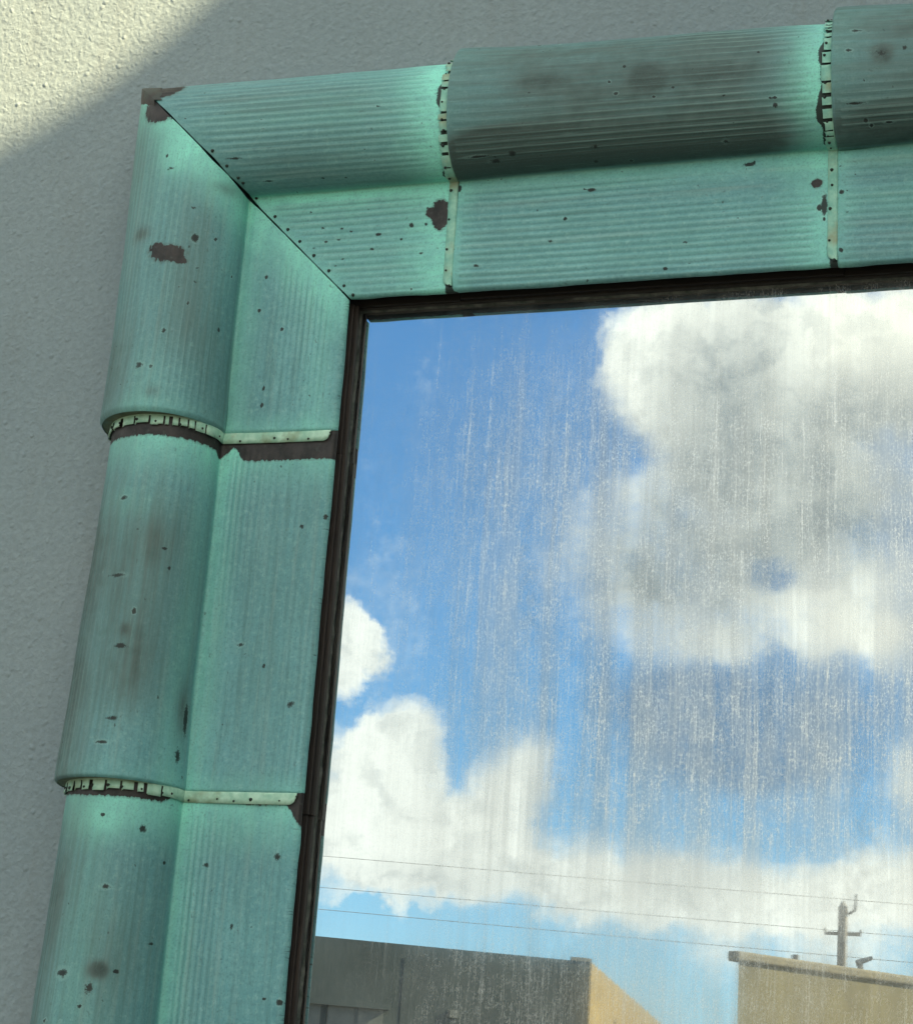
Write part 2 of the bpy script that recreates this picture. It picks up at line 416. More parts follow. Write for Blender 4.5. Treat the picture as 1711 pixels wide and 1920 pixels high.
M = dict(
    stucco=mat_stucco(), patina=mat_patina(), glass=mat_glass(),
    olive=mat_simple('olive copper edge', ((.085, .120, .075), (.150, .200, .130), (.10, .17, .14)), 60, .7),  # olive tone holds the shade of the end face
    tab=mat_simple('pale cream green copper flange', ((.30, .55, .43), (.50, .74, .60), (.26, .36, .24)), 60, .65),
    tabg=mat_simple('mint copper flange', ((.20, .48, .40), (.36, .66, .54), (.30, .36, .24)), 45, .65),
    nail=mat_simple('dark copper nail', ((.012, .018, .016), (.03, .045, .04)), 300, .55, .2),
    wood=mat_simple('weathered dark brown trim', ((.011, .008, .0075), (.036, .026, .023), (.015, .013, .013)), 30, .62, 0, (6, 6, .5)),
    wood_shaded=mat_simple('weathered brown head trim, painted darker for shade', ((.006, .005, .005), (.014, .011, .010), (.008, .008, .008)), 30, .65, 0, (.5, 6, 6)),  # near black tone stands for the shade under the head
    black=mat_simple('black window frame', ((.008, .008, .008), (.018, .016, .015)), 60, .6),
    putty=mat_simple('old grey glazing putty', ((.05, .065, .058), (.15, .16, .145), (.028, .035, .032)), 45, .85, 0, (1, 1, 1), .002),
    concrete=mat_simple('pale concrete ground', ((.10, .10, .098), (.14, .138, .132), (.08, .08, .08)), 2, .9, 0, (1, 1, 1), .004),
    greyr=mat_simple('grey render', ((.036, .056, .066), (.050, .072, .080), (.028, .044, .05)), 1.4, .9, 0, (1, 1, .4), .01),
    ochre=mat_simple('ochre render', ((.17, .135, .066), (.215, .175, .09), (.115, .095, .055)), 1.2, .9, 0, (1, 1, .4), .01),
    beige=mat_simple('beige render', ((.125, .122, .086), (.155, .15, .105), (.10, .098, .072)), 1.4, .9, 0, (1, 1, .4), .01),
    coping=mat_simple('dull mortar coping', ((.13, .125, .10), (.19, .18, .14)), 6, .9, 0, (1, 1, 1), .01),
    pale=mat_simple('pale painted panel', ((.36, .38, .38), (.46, .47, .46)), 5, .8),
    panel=mat_simple('grey window sheet', ((.09, .11, .115), (.12, .14, .14)), 5, .7),
    timber=mat_simple('weathered pole timber', ((.16, .145, .125), (.23, .21, .18)), 8, .9, 0, (5, 5, .4), .004),
    steel=mat_simple('dark galvanised metal', ((.10, .10, .10), (.17, .17, .17)), 20, .5, .6),
    cable=mat_simple('grey weathered cable', ((.20, .20, .20), (.26, .26, .26)), 20, .6),
)


# ------------------------------------------------------------------ object helpers
def obj(name, me, parent=None, mats=()):
    o = bpy.data.objects.new(name, me)
    COL.objects.link(o)
    if parent:
        o.parent = parent
    for q in mats:
        if q.name not in [x.name for x in me.materials if x]:
            me.materials.append(q)
    return o


def tag(o, label=None, cat=None, group=None, kind=None):
    for a, b in (('label', label), ('category', cat), ('group', group), ('kind', kind)):
        if b:
            o[a] = b
    return o


def thing(name, label, cat, loc=(0, 0, 0), group=None):
    o = bpy.data.objects.new(name, None)
    o.empty_display_size = .1
    COL.objects.link(o)
    o.location = loc
    tag(o, label, cat, group)
    return o


def mesh(name, vs, fs, mats, midx=None, smooth=False):
    me = bpy.data.meshes.new(name)
    me.from_pydata([tuple(v) for v in vs], [], fs)
    for q in mats:
        me.materials.append(q)
    if midx is not None:
        me.polygons.foreach_set('material_index', midx)
    me.polygons.foreach_set('use_smooth', [smooth] * len(fs))
    me.update()
    return me


def prism(foot, z0, z1, z1b=None):
    """closed prism over a footprint of (x, y) points"""
    n = len(foot)
    vs = [(x, y, z0) for x, y in foot] + [(x, y, z1) for x, y in foot]
    fs = [tuple(range(n - 1, -1, -1)), tuple(range(n, 2 * n))]
    fs += [(i, (i + 1) % n, (i + 1) % n + n, i + n) for i in range(n)]
    return vs, fs


def box_mesh(name, a, b, mats, bevel=0.):
    (x0, y0, z0), (x1, y1, z1) = a, b
    vs, fs = prism([(x0, y0), (x1, y0), (x1, y1), (x0, y1)], z0, z1)
    me = mesh(name, vs, fs, mats)
    if bevel:
        import bmesh
        bm = bmesh.new()
        bm.from_mesh(me)
        bmesh.ops.bevel(bm, geom=list(bm.edges), offset=bevel, segments=2, affect='EDGES', profile=.6)
        bm.to_mesh(me)
        bm.free()
    return me


# ------------------------------------------------------------------ copper casing: profile and panels
# GEOM-BEGIN
ZT = 3.0                                                   # height of the glass corner
NB, NA = 92, 130                                           # profile points on the flat band and round the roll


def profile(Rr, bul=1.):
    """cross-section as (w outwards from the glass edge, p off the glass plane), same index for every radius"""
    pts = [(.016, .089), (.010, .089), (.0055, .0915), (.0035, .0965), (.0045, .1015), (.0085, .1045)]
    for i in range(NB):
        t = i / (NB - 1)
        w = .010 + t * .192
        pts.append((w, .1050 + .004 * t * t * t))
    wc, pc = .214 + .99 * Rr, .122
    a0, a1 = math.radians(189), math.radians(-42)
    for i in range(NA):
        a = a0 + (a1 - a0) * i / (NA - 1)
        pts.append((wc + Rr * math.cos(a), pc + Rr * math.sin(a) * (bul if a > 0 and a < math.pi else 1.)))
    pts.append((wc + Rr * math.cos(a1) - .004, .0385))
    P = np.array(pts)
    # ease the crease a little
    c = 6 + NB
    for _ in range(3):
        P[c - 3:c + 4] = .25 * P[c - 4:c + 3] + .5 * P[c - 3:c + 4] + .25 * P[c - 2:c + 5]
    T = np.gradient(P, axis=0)
    T /= np.linalg.norm(T, axis=1)[:, None] + 1e-9
    return P, np.stack([-T[:, 1], T[:, 0]], 1)


PREF = profile(.110)[0]
VREF = np.r_[0, np.cumsum(np.linalg.norm(np.diff(PREF, axis=0), axis=1))]
NV = len(VREF)
IC = 6 + NB                                                # index of the crease
VC = VREF[IC]


def place(kind, w, p, s):
    """s runs along the member: x on the head, metres below ZT on the jamb"""
    if kind == 'head':
        return np.stack([s, -p, ZT + w], -1)
    return np.stack([-w, -p, ZT - s], -1)


def panel_grid(kind, s0, s1, R0, R1, miter, lap, step=.0025, bul=(1., 1.)):
    """s0: upper / inner start, s1: far end; lap: 'start' or 'end' is the end that overlaps the neighbour"""
    n = max(2, int((s1 - (s0 if not miter else 0)) / step))
    t = np.linspace(0, 1, n)
    A = [profile(R0, bul[0]), profile(R1, bul[1])]
    Pt = A[0][0][None] * (1 - t)[:, None, None] + A[1][0][None] * t[:, None, None]
    Nt = A[0][1][None] * (1 - t)[:, None, None] + A[1][1][None] * t[:, None, None]
    w, p = Pt[..., 0], Pt[..., 1]
    if miter:
        gap = .0011 + .0012 * np.abs(np.sin(VREF * 61.) * np.sin(VREF * 23. + 1.)) + .0042 * np.exp(-((VREF - VC - .02) / .035) ** 2) + .0025 * np.exp(-((VREF - VC - .12) / .02) ** 2)
        st = -A[0][0][:, 0] + gap
        s = st[None] * (1 - t)[:, None] + s1 * t[:, None]
    else:
        s = np.broadcast_to((s0 + (s1 - s0) * t)[:, None], w.shape).copy()
    return t, s, w, p, Nt
# GEOM-END


BUL, BULM, BULH = 1.13, .74, .60                                                 # a lapping end bulges forward over the next panel
JAMB = [  # s0, s1, R at start, R at end
    dict(s0=0., s1=.246, R0=.114, R1=.1065, miter=True),
    dict(s0=.226, s1=.873, R0=.0985, R1=.1055),
    dict(s0=.853, s1=1.500, R0=.0970, R1=.105),
    dict(s0=1.480, s1=2.130, R0=.0970, R1=.105),
]
HEAD = [
    dict(s0=0., s1=.205, R0=.114, R1=.110, miter=True),
    dict(s0=.185, s1=.862, R0=.121, R1=.111),
    dict(s0=.842, s1=1.520, R0=.1235, R1=.111),
    dict(s0=1.500, s1=2.180, R0=.119, R1=.108),
    dict(s0=2.160, s1=2.840, R0=.119, R1=.108),
]
# stains: (s, v, radius along s, radius along v, strength)
STAINS = {
    ('jamb', 0): [('bare', -0.3626, 0.4537, 0.0301, 0.0452, 1.5), ('bare', -0.0578, 0.3987, 0.0173, 0.0321, 1.0), ('bare', -0.0696, 0.4193, 0.0092, 0.0141, 1.0), ('bare', -0.0447, 0.3746, 0.0071, 0.0134, 0.8), ('blot', -0.0925, 0.354, 0.0112, 0.0093, 1.2), ('dirt_and_shade', -0.1009, 0.4571, 0.0155, 0.0219, 0.7), ('blot', -0.2571, 0.4262, 0.0053, 0.0047, 1.2), ('blot', -0.0985, 0.3162, 0.0051, 0.0052, 1.2), ('blot', 0.0358, 0.3505, 0.005, 0.0043, 1.2), ('blot', 0.0934, 0.3849, 0.0059, 0.0065, 1), ('blot', 0.0685, 0.2852, 0.007, 0.0044, 1.1), ('dirt_and_shade', 0.2099, 0.3883, 0.0116, 0.0124, 0.7), ('blot', -0.1076, 0.3368, 0.0031, 0.0041, 1), ('mint', -0.2484, 0.4159, 0.0263, 0.0265, 0.6), ('blot', -0.053, 0.1823, 0.0052, 0.0045, 1.2), ('blot', 0.0113, 0.1886, 0.0051, 0.0047, 1.2), ('blot', 0.0497, 0.1422, 0.0051, 0.0047, 1.2), ('blot', 0.1616, 0.1633, 0.007, 0.004, 1.2), ('blot', 0.1941, 0.1633, 0.0069, 0.004, 1.2), ('blot', -0.1512, 0.3643, 0.0041, 0.0074, 0.8), ('blot', -0.2294, 0.4159, 0.0042, 0.0108, 0.8), ('dirt_and_shade', -0.2029, 0.3024, 0.0147, 0.0321, 0.8), ('blot', 0.1599, 0.4193, 0.0078, 0.0096, 0.7), ('blot', 0.1631, 0.3987, 0.0049, 0.0059, 0.8), ('dirt_and_shade', 0.0705, 0.3471, 0.0894, 0.0352, 0.35)],
    ('head', 0): [('bare', -0.3777, 0.5155, 0.0388, 0.0378, 1.4), ('blot', 0.0558, 0.4193, 0.0049, 0.0042, 1.2), ('blot', -0.3097, 0.4227, 0.0052, 0.0036, 1.0), ('blot', -0.1607, 0.409, 0.0051, 0.0035, 1.0), ('blot', -0.1582, 0.3918, 0.0051, 0.0033, 0.9), ('blot', -0.0558, 0.2818, 0.0051, 0.0041, 1.3), ('blot', -0.013, 0.2783, 0.004, 0.0032, 1.2), ('blot', -0.037, 0.3712, 0.004, 0.0033, 1.0), ('blot', 0.0647, 0.3883, 0.0039, 0.0037, 1.0), ('blot', 0.1358, 0.3815, 0.0039, 0.0037, 1.2), ('blot', 0.0322, 0.3402, 0.0039, 0.003, 1), ('blot', 0.0467, 0.3162, 0.0039, 0.003, 1), ('blot', -0.1581, 0.2852, 0.0144, 0.0037, 0.7), ('blot', -0.2134, 0.3402, 0.0247, 0.0037, 0.6), ('bare', 0.1551, 0.1717, 0.0177, 0.0267, 1.3), ('bare', 0.1405, 0.1738, 0.0118, 0.0103, 1.1), ('bare', 0.1568, 0.159, 0.0137, 0.0205, 1.2), ('blot', 0.1317, 0.1823, 0.0039, 0.0041, 1.3), ('blot', 0.1035, 0.1527, 0.0059, 0.0061, 1.3), ('blot', 0.1306, 0.1527, 0.0039, 0.0041, 1.2), ('blot', -0.0894, 0.1928, 0.0041, 0.0035, 1), ('blot', -0.0651, 0.1611, 0.0051, 0.0036, 1), ('blot', -0.0278, 0.1569, 0.0051, 0.0037, 1), ('blot', -0.0561, 0.1337, 0.0051, 0.0035, 1.2), ('blot', -0.01, 0.1506, 0.004, 0.0037, 1.2), ('blot', 0.0425, 0.14, 0.008, 0.0039, 1.2), ('blot', 0.0864, 0.1274, 0.004, 0.004, 1.1), ('blot', -0.0785, 0.1232, 0.0041, 0.0034, 1), ('blot', 0.0322, 0.1126, 0.005, 0.0038, 1.1), ('blot', -0.0218, 0.0978, 0.004, 0.003, 1), ('blot', -0.0322, 0.1358, 0.0051, 0.003, 0.8), ('blot', -0.1168, 0.2405, 0.0031, 0.0054, 1), ('blot', 0.1256, 0.0978, 0.0049, 0.0031, 0.7), ('blot', -0.0332, 0.0852, 0.005, 0.003, 0.8), ('mint', -0.0166, 0.2279, 0.1727, 0.0174, 0.7)],
    ('jamb', 1): [('blot', 0.594, 0.3815, 0.0073, 0.0057, 1.3), ('blot', 0.5131, 0.3299, 0.0055, 0.004, 1.1), ('blot', 0.6587, 0.1126, 0.0054, 0.0038, 1.3), ('blot', 0.3958, 0.433, 0.0057, 0.0096, 0.7), ('blot', 0.7557, 0.2543, 0.0375, 0.0085, 1.0), ('dirt_and_shade', 0.7396, 0.2646, 0.0537, 0.015, 0.8), ('blot', 0.4161, 0.0683, 0.0057, 0.0058, 0.8), ('blot', 0.4808, 0.3437, 0.0037, 0.0078, 0.9), ('blot', 0.5333, 0.4227, 0.0046, 0.022, 0.6), ('dirt_and_shade', 0.6263, 0.3918, 0.0108, 0.0096, 0.6), ('blot', 0.6546, 0.3952, 0.0072, 0.0154, 0.8), ('blot', 0.776, 0.3918, 0.0052, 0.013, 0.9), ('blot', 0.8164, 0.4021, 0.0043, 0.0133, 0.8), ('blot', 0.6223, 0.159, 0.0046, 0.0077, 0.6), ('blot', 0.3999, 0.0266, 0.0076, 0.0065, 1.0), ('blot', 0.8204, 0.268, 0.0176, 0.0086, 0.7), ('blot', 0.7234, 0.0578, 0.0071, 0.0095, 0.6), ('mint', 0.408, 0.4434, 0.0377, 0.0768, 0.3), ('dirt_and_shade', 0.4646, 0.354, 0.0558, 0.0386, 0.35), ('dirt_and_shade', 0.6951, 0.3712, 0.08, 0.0459, 0.45)],
    ('jamb', 2): [('blot', 0.946, 0.3265, 0.0085, 0.0101, 0.9), ('blot', 0.9298, 0.4021, 0.0043, 0.0061, 1.3), ('blot', 0.9743, 0.0556, 0.0077, 0.0074, 0.75), ('blot', 1.1725, 0.3402, 0.0049, 0.0074, 1.2), ('blot', 1.2008, 0.3815, 0.0121, 0.0108, 0.75), ('dirt_and_shade', 1.1725, 0.3712, 0.013, 0.0162, 1.1), ('blot', 1.1805, 0.433, 0.0097, 0.0157, 0.7), ('blot', 1.2008, 0.0282, 0.0065, 0.0079, 1.1), ('blot', 0.9945, 0.2715, 0.0043, 0.0058, 1.2), ('blot', 1.1239, 0.2783, 0.0033, 0.0092, 0.9), ('blot', 1.0875, 0.1232, 0.0067, 0.0037, 0.7), ('blot', 0.9905, 0.178, 0.0051, 0.0075, 0.6), ('blot', 1.1967, 0.0556, 0.0033, 0.0055, 0.9), ('mint', 0.942, 0.4227, 0.0255, 0.0663, 0.6), ('blot', 1.2291, 0.3918, 0.004, 0.0055, 1), ('blot', 1.0431, 0.378, 0.005, 0.0112, 0.7), ('dirt_and_shade', 1.1522, 0.3333, 0.0734, 0.0567, 0.4)],
    ('head', 1): [('dirt_and_shade', 0.5356, 0.4193, 0.0269, 0.0212, 1.0), ('dirt_and_shade', 0.3744, 0.3299, 0.0463, 0.017, 1.0), ('dirt_and_shade', 0.2737, 0.3402, 0.0565, 0.0149, 1.0), ('blot', 0.7492, 0.3677, 0.0052, 0.0042, 1.2), ('blot', 0.7492, 0.354, 0.006, 0.0075, 1.0), ('blot', 0.7411, 0.3677, 0.0043, 0.0033, 1), ('blot', 0.6968, 0.2162, 0.0116, 0.0051, 1.2), ('blot', 0.7048, 0.2192, 0.0036, 0.0064, 1.2), ('blot', 0.4268, 0.1928, 0.0103, 0.004, 1.2), ('blot', 0.4147, 0.1949, 0.0038, 0.003, 1.2), ('blot', 0.4389, 0.2612, 0.0046, 0.0066, 1.3), ('blot', 0.4993, 0.2543, 0.0046, 0.0072, 1.2), ('blot', 0.3825, 0.1422, 0.0056, 0.005, 1.1), ('blot', 0.5598, 0.0367, 0.0063, 0.0039, 1.2), ('blot', 0.2374, 0.3024, 0.0286, 0.0038, 0.9), ('blot', 0.2656, 0.2887, 0.0133, 0.0061, 0.9), ('blot', 0.2978, 0.3024, 0.0094, 0.0085, 0.7), ('blot', 0.189, 0.2139, 0.0078, 0.0081, 1.4), ('blot', 0.4832, 0.3952, 0.0054, 0.0043, 1), ('blot', 0.4953, 0.4434, 0.0045, 0.0046, 1), ('blot', 0.6645, 0.2887, 0.0071, 0.0074, 0.6), ('blot', 0.4429, 0.3024, 0.0092, 0.0076, 0.5), ('blot', 0.5477, 0.3849, 0.0045, 0.0034, 1.1), ('blot', 0.5799, 0.3987, 0.0044, 0.0035, 1), ('blot', 0.4711, 0.4159, 0.0045, 0.0038, 1), ('blot', 0.6645, 0.378, 0.0044, 0.0034, 1), ('blot', 0.721, 0.4537, 0.0044, 0.0039, 0.9), ('bare', 0.8096, 0.1717, 0.0096, 0.0087, 1.2), ('blot', 0.8217, 0.1316, 0.0069, 0.0269, 1.1), ('blot', 0.8136, 0.1274, 0.0061, 0.0077, 1.3), ('blot', 0.8217, 0.1063, 0.0035, 0.0048, 1.2), ('blot', 0.3583, 0.1021, 0.0056, 0.004, 0.6), ('blot', 0.2293, 0.0641, 0.0086, 0.004, 0.7), ('blot', 0.592, 0.0831, 0.0072, 0.0039, 0.6), ('dirt_and_shade', 0.2495, 0.3127, 0.0664, 0.0251, 0.9), ('dirt_and_shade', 0.3905, 0.268, 0.1122, 0.0196, 0.6), ('dirt_and_shade', 0.6484, 0.4193, 0.0527, 0.0136, 0.5), ('dirt_and_shade', 0.3502, 0.4262, 0.0464, 0.012, 0.5), ('mint', 0.7975, 0.3987, 0.0341, 0.0622, 0.55), ('dirt_and_shade', 0.4308, 0.2818, 0.2404, 0.024, 0.35)],
    ('head', 2): [('dirt_and_shade', 0.9106, 0.3058, 0.0336, 0.0172, 0.6), ('dirt_and_shade', 0.9227, 0.4124, 0.015, 0.0137, 1.0), ('blot', 0.9227, 0.4124, 0.01, 0.0094, 0.45), ('blot', 0.959, 0.4193, 0.005, 0.0053, 1), ('blot', 0.8945, 0.3058, 0.0051, 0.0069, 1.1), ('blot', 0.9025, 0.2955, 0.0042, 0.0055, 1.1), ('blot', 0.9308, 0.299, 0.01, 0.0036, 0.9), ('blot', 0.8945, 0.3712, 0.0033, 0.0038, 0.7), ('blot', 0.8783, 0.3368, 0.0218, 0.0031, 0.8), ('blot', 0.8702, 0.4193, 0.0067, 0.0035, 0.8), ('blot', 0.8824, 0.4537, 0.0118, 0.0036, 0.7), ('blot', 0.8501, 0.1506, 0.0069, 0.0058, 1.0), ('blot', 0.8501, 0.0472, 0.0051, 0.0057, 1.0)],
}
# STAINS-HERE


BU = dict(jamb=lambda i: (BULM if i == 0 else .97, BUL), head=lambda i: (BULM if i == 0 else BULH + .05, BULH))


def sm(x, a, b):
    t = np.clip((x - a) / (b - a), 0, 1)
    return t * t * (3 - 2 * t)


def vnoise(s, v, fs, fv, seed):
    """cheap smooth value noise on the sheet"""
    r = np.random.default_rng(seed)
    G = r.random((64, 64))
    x, y = s * fs + 17.3, v * fv + 5.1
    i, j = np.floor(x).astype(int), np.floor(y).astype(int)
    a, b = x - i, y - j
    a, b = a * a * (3 - 2 * a), b * b * (3 - 2 * b)
    g = lambda p, q: G[p % 64, q % 64]
    return (g(i, j) * (1 - a) + g(i + 1, j) * a) * (1 - b) + (g(i, j + 1) * (1 - a) + g(i + 1, j + 1) * a) * b


def build_panel(kind, idx, spec, parent, label, near):
    s0, s1 = spec['s0'], spec['s1']
    miter = spec.get('miter', False)
    lap = 'end' if kind == 'jamb' else 'start'
    t, s, w, p, Nn = panel_grid(kind, s0, s1, spec['R0'], spec['R1'], miter, lap, .0025 if near else .012, BU[kind](idx))
    V = np.broadcast_to(VREF[None], s.shape)
    sd_ = 100 * (1 if kind == 'head' else 2) + idx
    # distance from the two ends
    dl = (s1 - s) if lap == 'end' else (s - s0)            # from the lapping edge
    dt = (s - s0) if lap == 'end' else (s1 - s)            # from the tucked edge
    if miter:
        dm = s - s[0][None]
        if lap == 'end':
            dt = dm + .02
        else:
            dl = dm + .02
    # corrugation
    envv = sm(V, .018, .030) * (1 - sm(V, VC - .022, VC - .008)) + sm(V, VC + .045, VC + .075) * (1 - sm(V, VC + .30, VC + .34))
    envu = sm(dl, .010, .016) * sm(dt, .035, .075) if not miter or lap == 'end' else sm(dl, .022, .06) * sm(dt, .04, .09)
    if miter and lap == 'end':
        envu = sm(dl, .010, .016) * sm(dt, .03, .09)
    env = envv * envu * (.30 + .70 * sm(vnoise(s, V, 2.2, 9, sd_), .2, .8)) * (.75 + .5 * vnoise(s, V, .3, 78, sd_ + 6)) * (.9 if kind == 'head' else np.where(V > VC, .66, .95))
    ph = 2 * np.pi * V / (.0131 if kind == 'head' else .0108) + .7 * (vnoise(s, V, 3, 20, sd_ + 1) - .5) + .9 * (vnoise(s, V, .4, 40, sd_ + 7) - .5)
    rid = np.cos(ph) * env
    off = (.0008 if kind == 'head' else .0009) * rid + .0030 * (vnoise(s, V, 4, 9, sd_ + 2) - .5) * sm(V, .01, .04) + .0012 * (vnoise(s, V, 14, 22, sd_ + 3) - .5)
    off = off + .0022 * (vnoise(s, V, 26, 3, sd_ + 4) - .5) * (1 - sm(V, .012, .03))
    # the lapping edge is lifted and rolled over
    lift = .0045 * np.exp(-(dl / .10) ** 2) * sm(V, .016, .05) if not (miter and lap == 'start') else 0
    rr = .006
    if not (miter and lap == 'start'):
        q = np.clip((rr - dl) / rr, 0, 1)
        off = off + lift - rr * (1 - np.sqrt(np.clip(1 - q * q, 0, 1))) * .8
    w2, p2 = w + Nn[..., 0] * off, p + Nn[..., 1] * off
    X = place(kind, w2, p2, s)
    nu, nv = s.shape
    vid = np.arange(nu * nv).reshape(nu, nv)
    F = np.stack([vid[:-1, :-1], vid[1:, :-1], vid[1:, 1:], vid[:-1, 1:]], -1).reshape(-1, 4)
    if kind == 'head':
        F = F[:, ::-1]
    me = bpy.data.meshes.new('casing_panel')
    me.vertices.add(nu * nv)
    me.vertices.foreach_set('co', X.reshape(-1).astype(np.float32))
    me.loops.add(F.size)
    me.loops.foreach_set('vertex_index', F.reshape(-1).astype(np.int32))
    me.polygons.add(len(F))
    me.polygons.foreach_set('loop_start', (np.arange(len(F)) * 4).astype(np.int32))
    me.update(calc_edges=True)
    me.polygons.foreach_set('use_smooth', np.ones(len(F), bool))
    uvl = me.uv_layers.new(name='UVMap')
    off_u = idx * 3.7 + (0 if kind == 'head' else 40)
    UV = np.stack([s + off_u, V], -1).reshape(-1, 2)
    uvl.data.foreach_set('uv', UV[F.reshape(-1)].reshape(-1).astype(np.float32))

    A = dict(bare=np.full(s.shape, -2.), blot=np.full(s.shape, -2.), dirt_and_shade=np.zeros(s.shape), mint=np.zeros(s.shape),
             ridge=rid, edge=np.zeros(s.shape))
    A['edge'] = (1 - sm(V, .012, .045)) * (.9 if kind == 'jamb' else .25)
    A['blot'] = np.maximum(A['blot'], ((.0128 if kind == 'head' else .0110) - V) / .004)  # lip underside painted near black, standing for shade in the reveal
    # general weathering, plus painted wall bounce on the jamb rolls
    roll = sm(V, VC, VC + .02)
    A['mint'] += .95 * (1 - sm(dt, .02, .15)) * (.75 + .25 * roll)
    A['mint'] += .50 * (1 - roll) * (1 - sm(np.abs(V - VC), .0, .06))
    A['mint'] += .35 * (1 - sm(dl, .0, .05)) * (1 - .6 * roll)
    A['mint'] += .25 * (1 - sm(V, .0, .03))
    if kind == 'head':
        A['dirt_and_shade'] += {0: .18, 1: .68, 2: .70}.get(idx, .4) * roll * sm(dt, .03, .16)
        A['dirt_and_shade'] += {0: .18, 1: .75, 2: .50}.get(idx, .3) * roll * (1 - sm(V, VC + .06, VC + .14)) * sm(dt, .03, .12)
        A['mint'] *= {0: 1.0}.get(idx, .9)
        if idx == 0:
            A['mint'] += .30 * (1 - roll) + .25 * roll * sm(s, -.15, .15)
    else:
        A['dirt_and_shade'] += .75 * sm(V, VC + .15, VC + .25) * (.5 + .5 * vnoise(s, V, 5, 12, sd_ + 8))  # outer side of the roll greyed in colour for light off the wall
        A['dirt_and_shade'] += .30 * roll * sm(dt, .03, .2) * vnoise(s, V, 3, 11, sd_ + 9)
        if idx == 0:
            A['mint'] += .3 * roll * (1 - sm(s, -.3, -.05)) * sm(V, VC + .1, VC + .2)
    mid = sm(dt, .05, .22) * sm(dl, .03, .16)
    A['dirt_and_shade'] += mid * np.where(V > VC, 1. if kind == 'head' else .75, .12) * (.16 + .42 * sm(vnoise(s, V, 1.6, 22, sd_ + 15), .35, .95) * sm(vnoise(s, V, 3, 60, sd_ + 16), .1, .8))
    A['dirt_and_shade'] += np.where(V > VC, .34, .22) * sm(vnoise(s, V, 3.1, 8, sd_ + 12), .45, .95) * sm(dt, .02, .1)
    A['mint'] += .30 * sm(vnoise(s, V, 2.3, 14, sd_ + 13), .5, 1.)
    for (kd, ss, vv, rs, rv, st) in STAINS.get((kind, idx), ()):
        q_ = .85 if kd == 'blot' else 1.
        dd = np.sqrt(((s - ss) / rs / q_) ** 2 + ((V - vv) / rv / q_) ** 2)
        if kd in ('bare', 'blot'):
            A[kd] = np.maximum(A[kd], (1 - dd) * st)
        else:
            A[kd] = A[kd] + st * np.exp(-dd * dd)
    if kind == 'jamb' and idx > 0:                         # bare metal just under the lap
        e0 = JAMB[idx - 1]['s1'] + .016
        if idx == 1:
            hgt = .020 + .014 * sm(V, VC, VC - .03) + .012 * np.exp(-((V - VC - .008) / .010) ** 2) - .022 * np.exp(-((V - VC + .022) / .012) ** 2)
        else:
            hgt = .014 * sm(V, VC + .035, VC + .07) * (1 - .4 * sm(V, VC + .2, VC + .3)) + .006 * np.exp(-((V - .10) / .05) ** 2)
            hgt = hgt + .038 * (1 - sm(V, .018, .055)) - .004
        A['bare'] = np.maximum(A['bare'], (hgt - (s - e0)) / .012)
    if kind == 'head' and idx in (0, 1):                   # torn patina beside the tabs
        e0 = HEAD[idx + 1]['s0'] - .016
        hw = ((.002 if idx == 0 else .007) + .010 * sm(vnoise(s, V, 0, 30, 77 + idx), .3, .8)) * sm(V, VC + .012, VC + .03) * (1 - sm(V, VC + .22, VC + .25)) - .004
        A['blot'] = np.maximum(A['blot'], (hw - (e0 - s)) / .006)
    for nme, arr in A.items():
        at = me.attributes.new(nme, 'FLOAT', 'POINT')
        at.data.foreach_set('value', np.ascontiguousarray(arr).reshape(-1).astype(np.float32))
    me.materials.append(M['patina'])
    o = obj('casing_panel', me, parent)
    if label:
        o['label'] = label
    return o


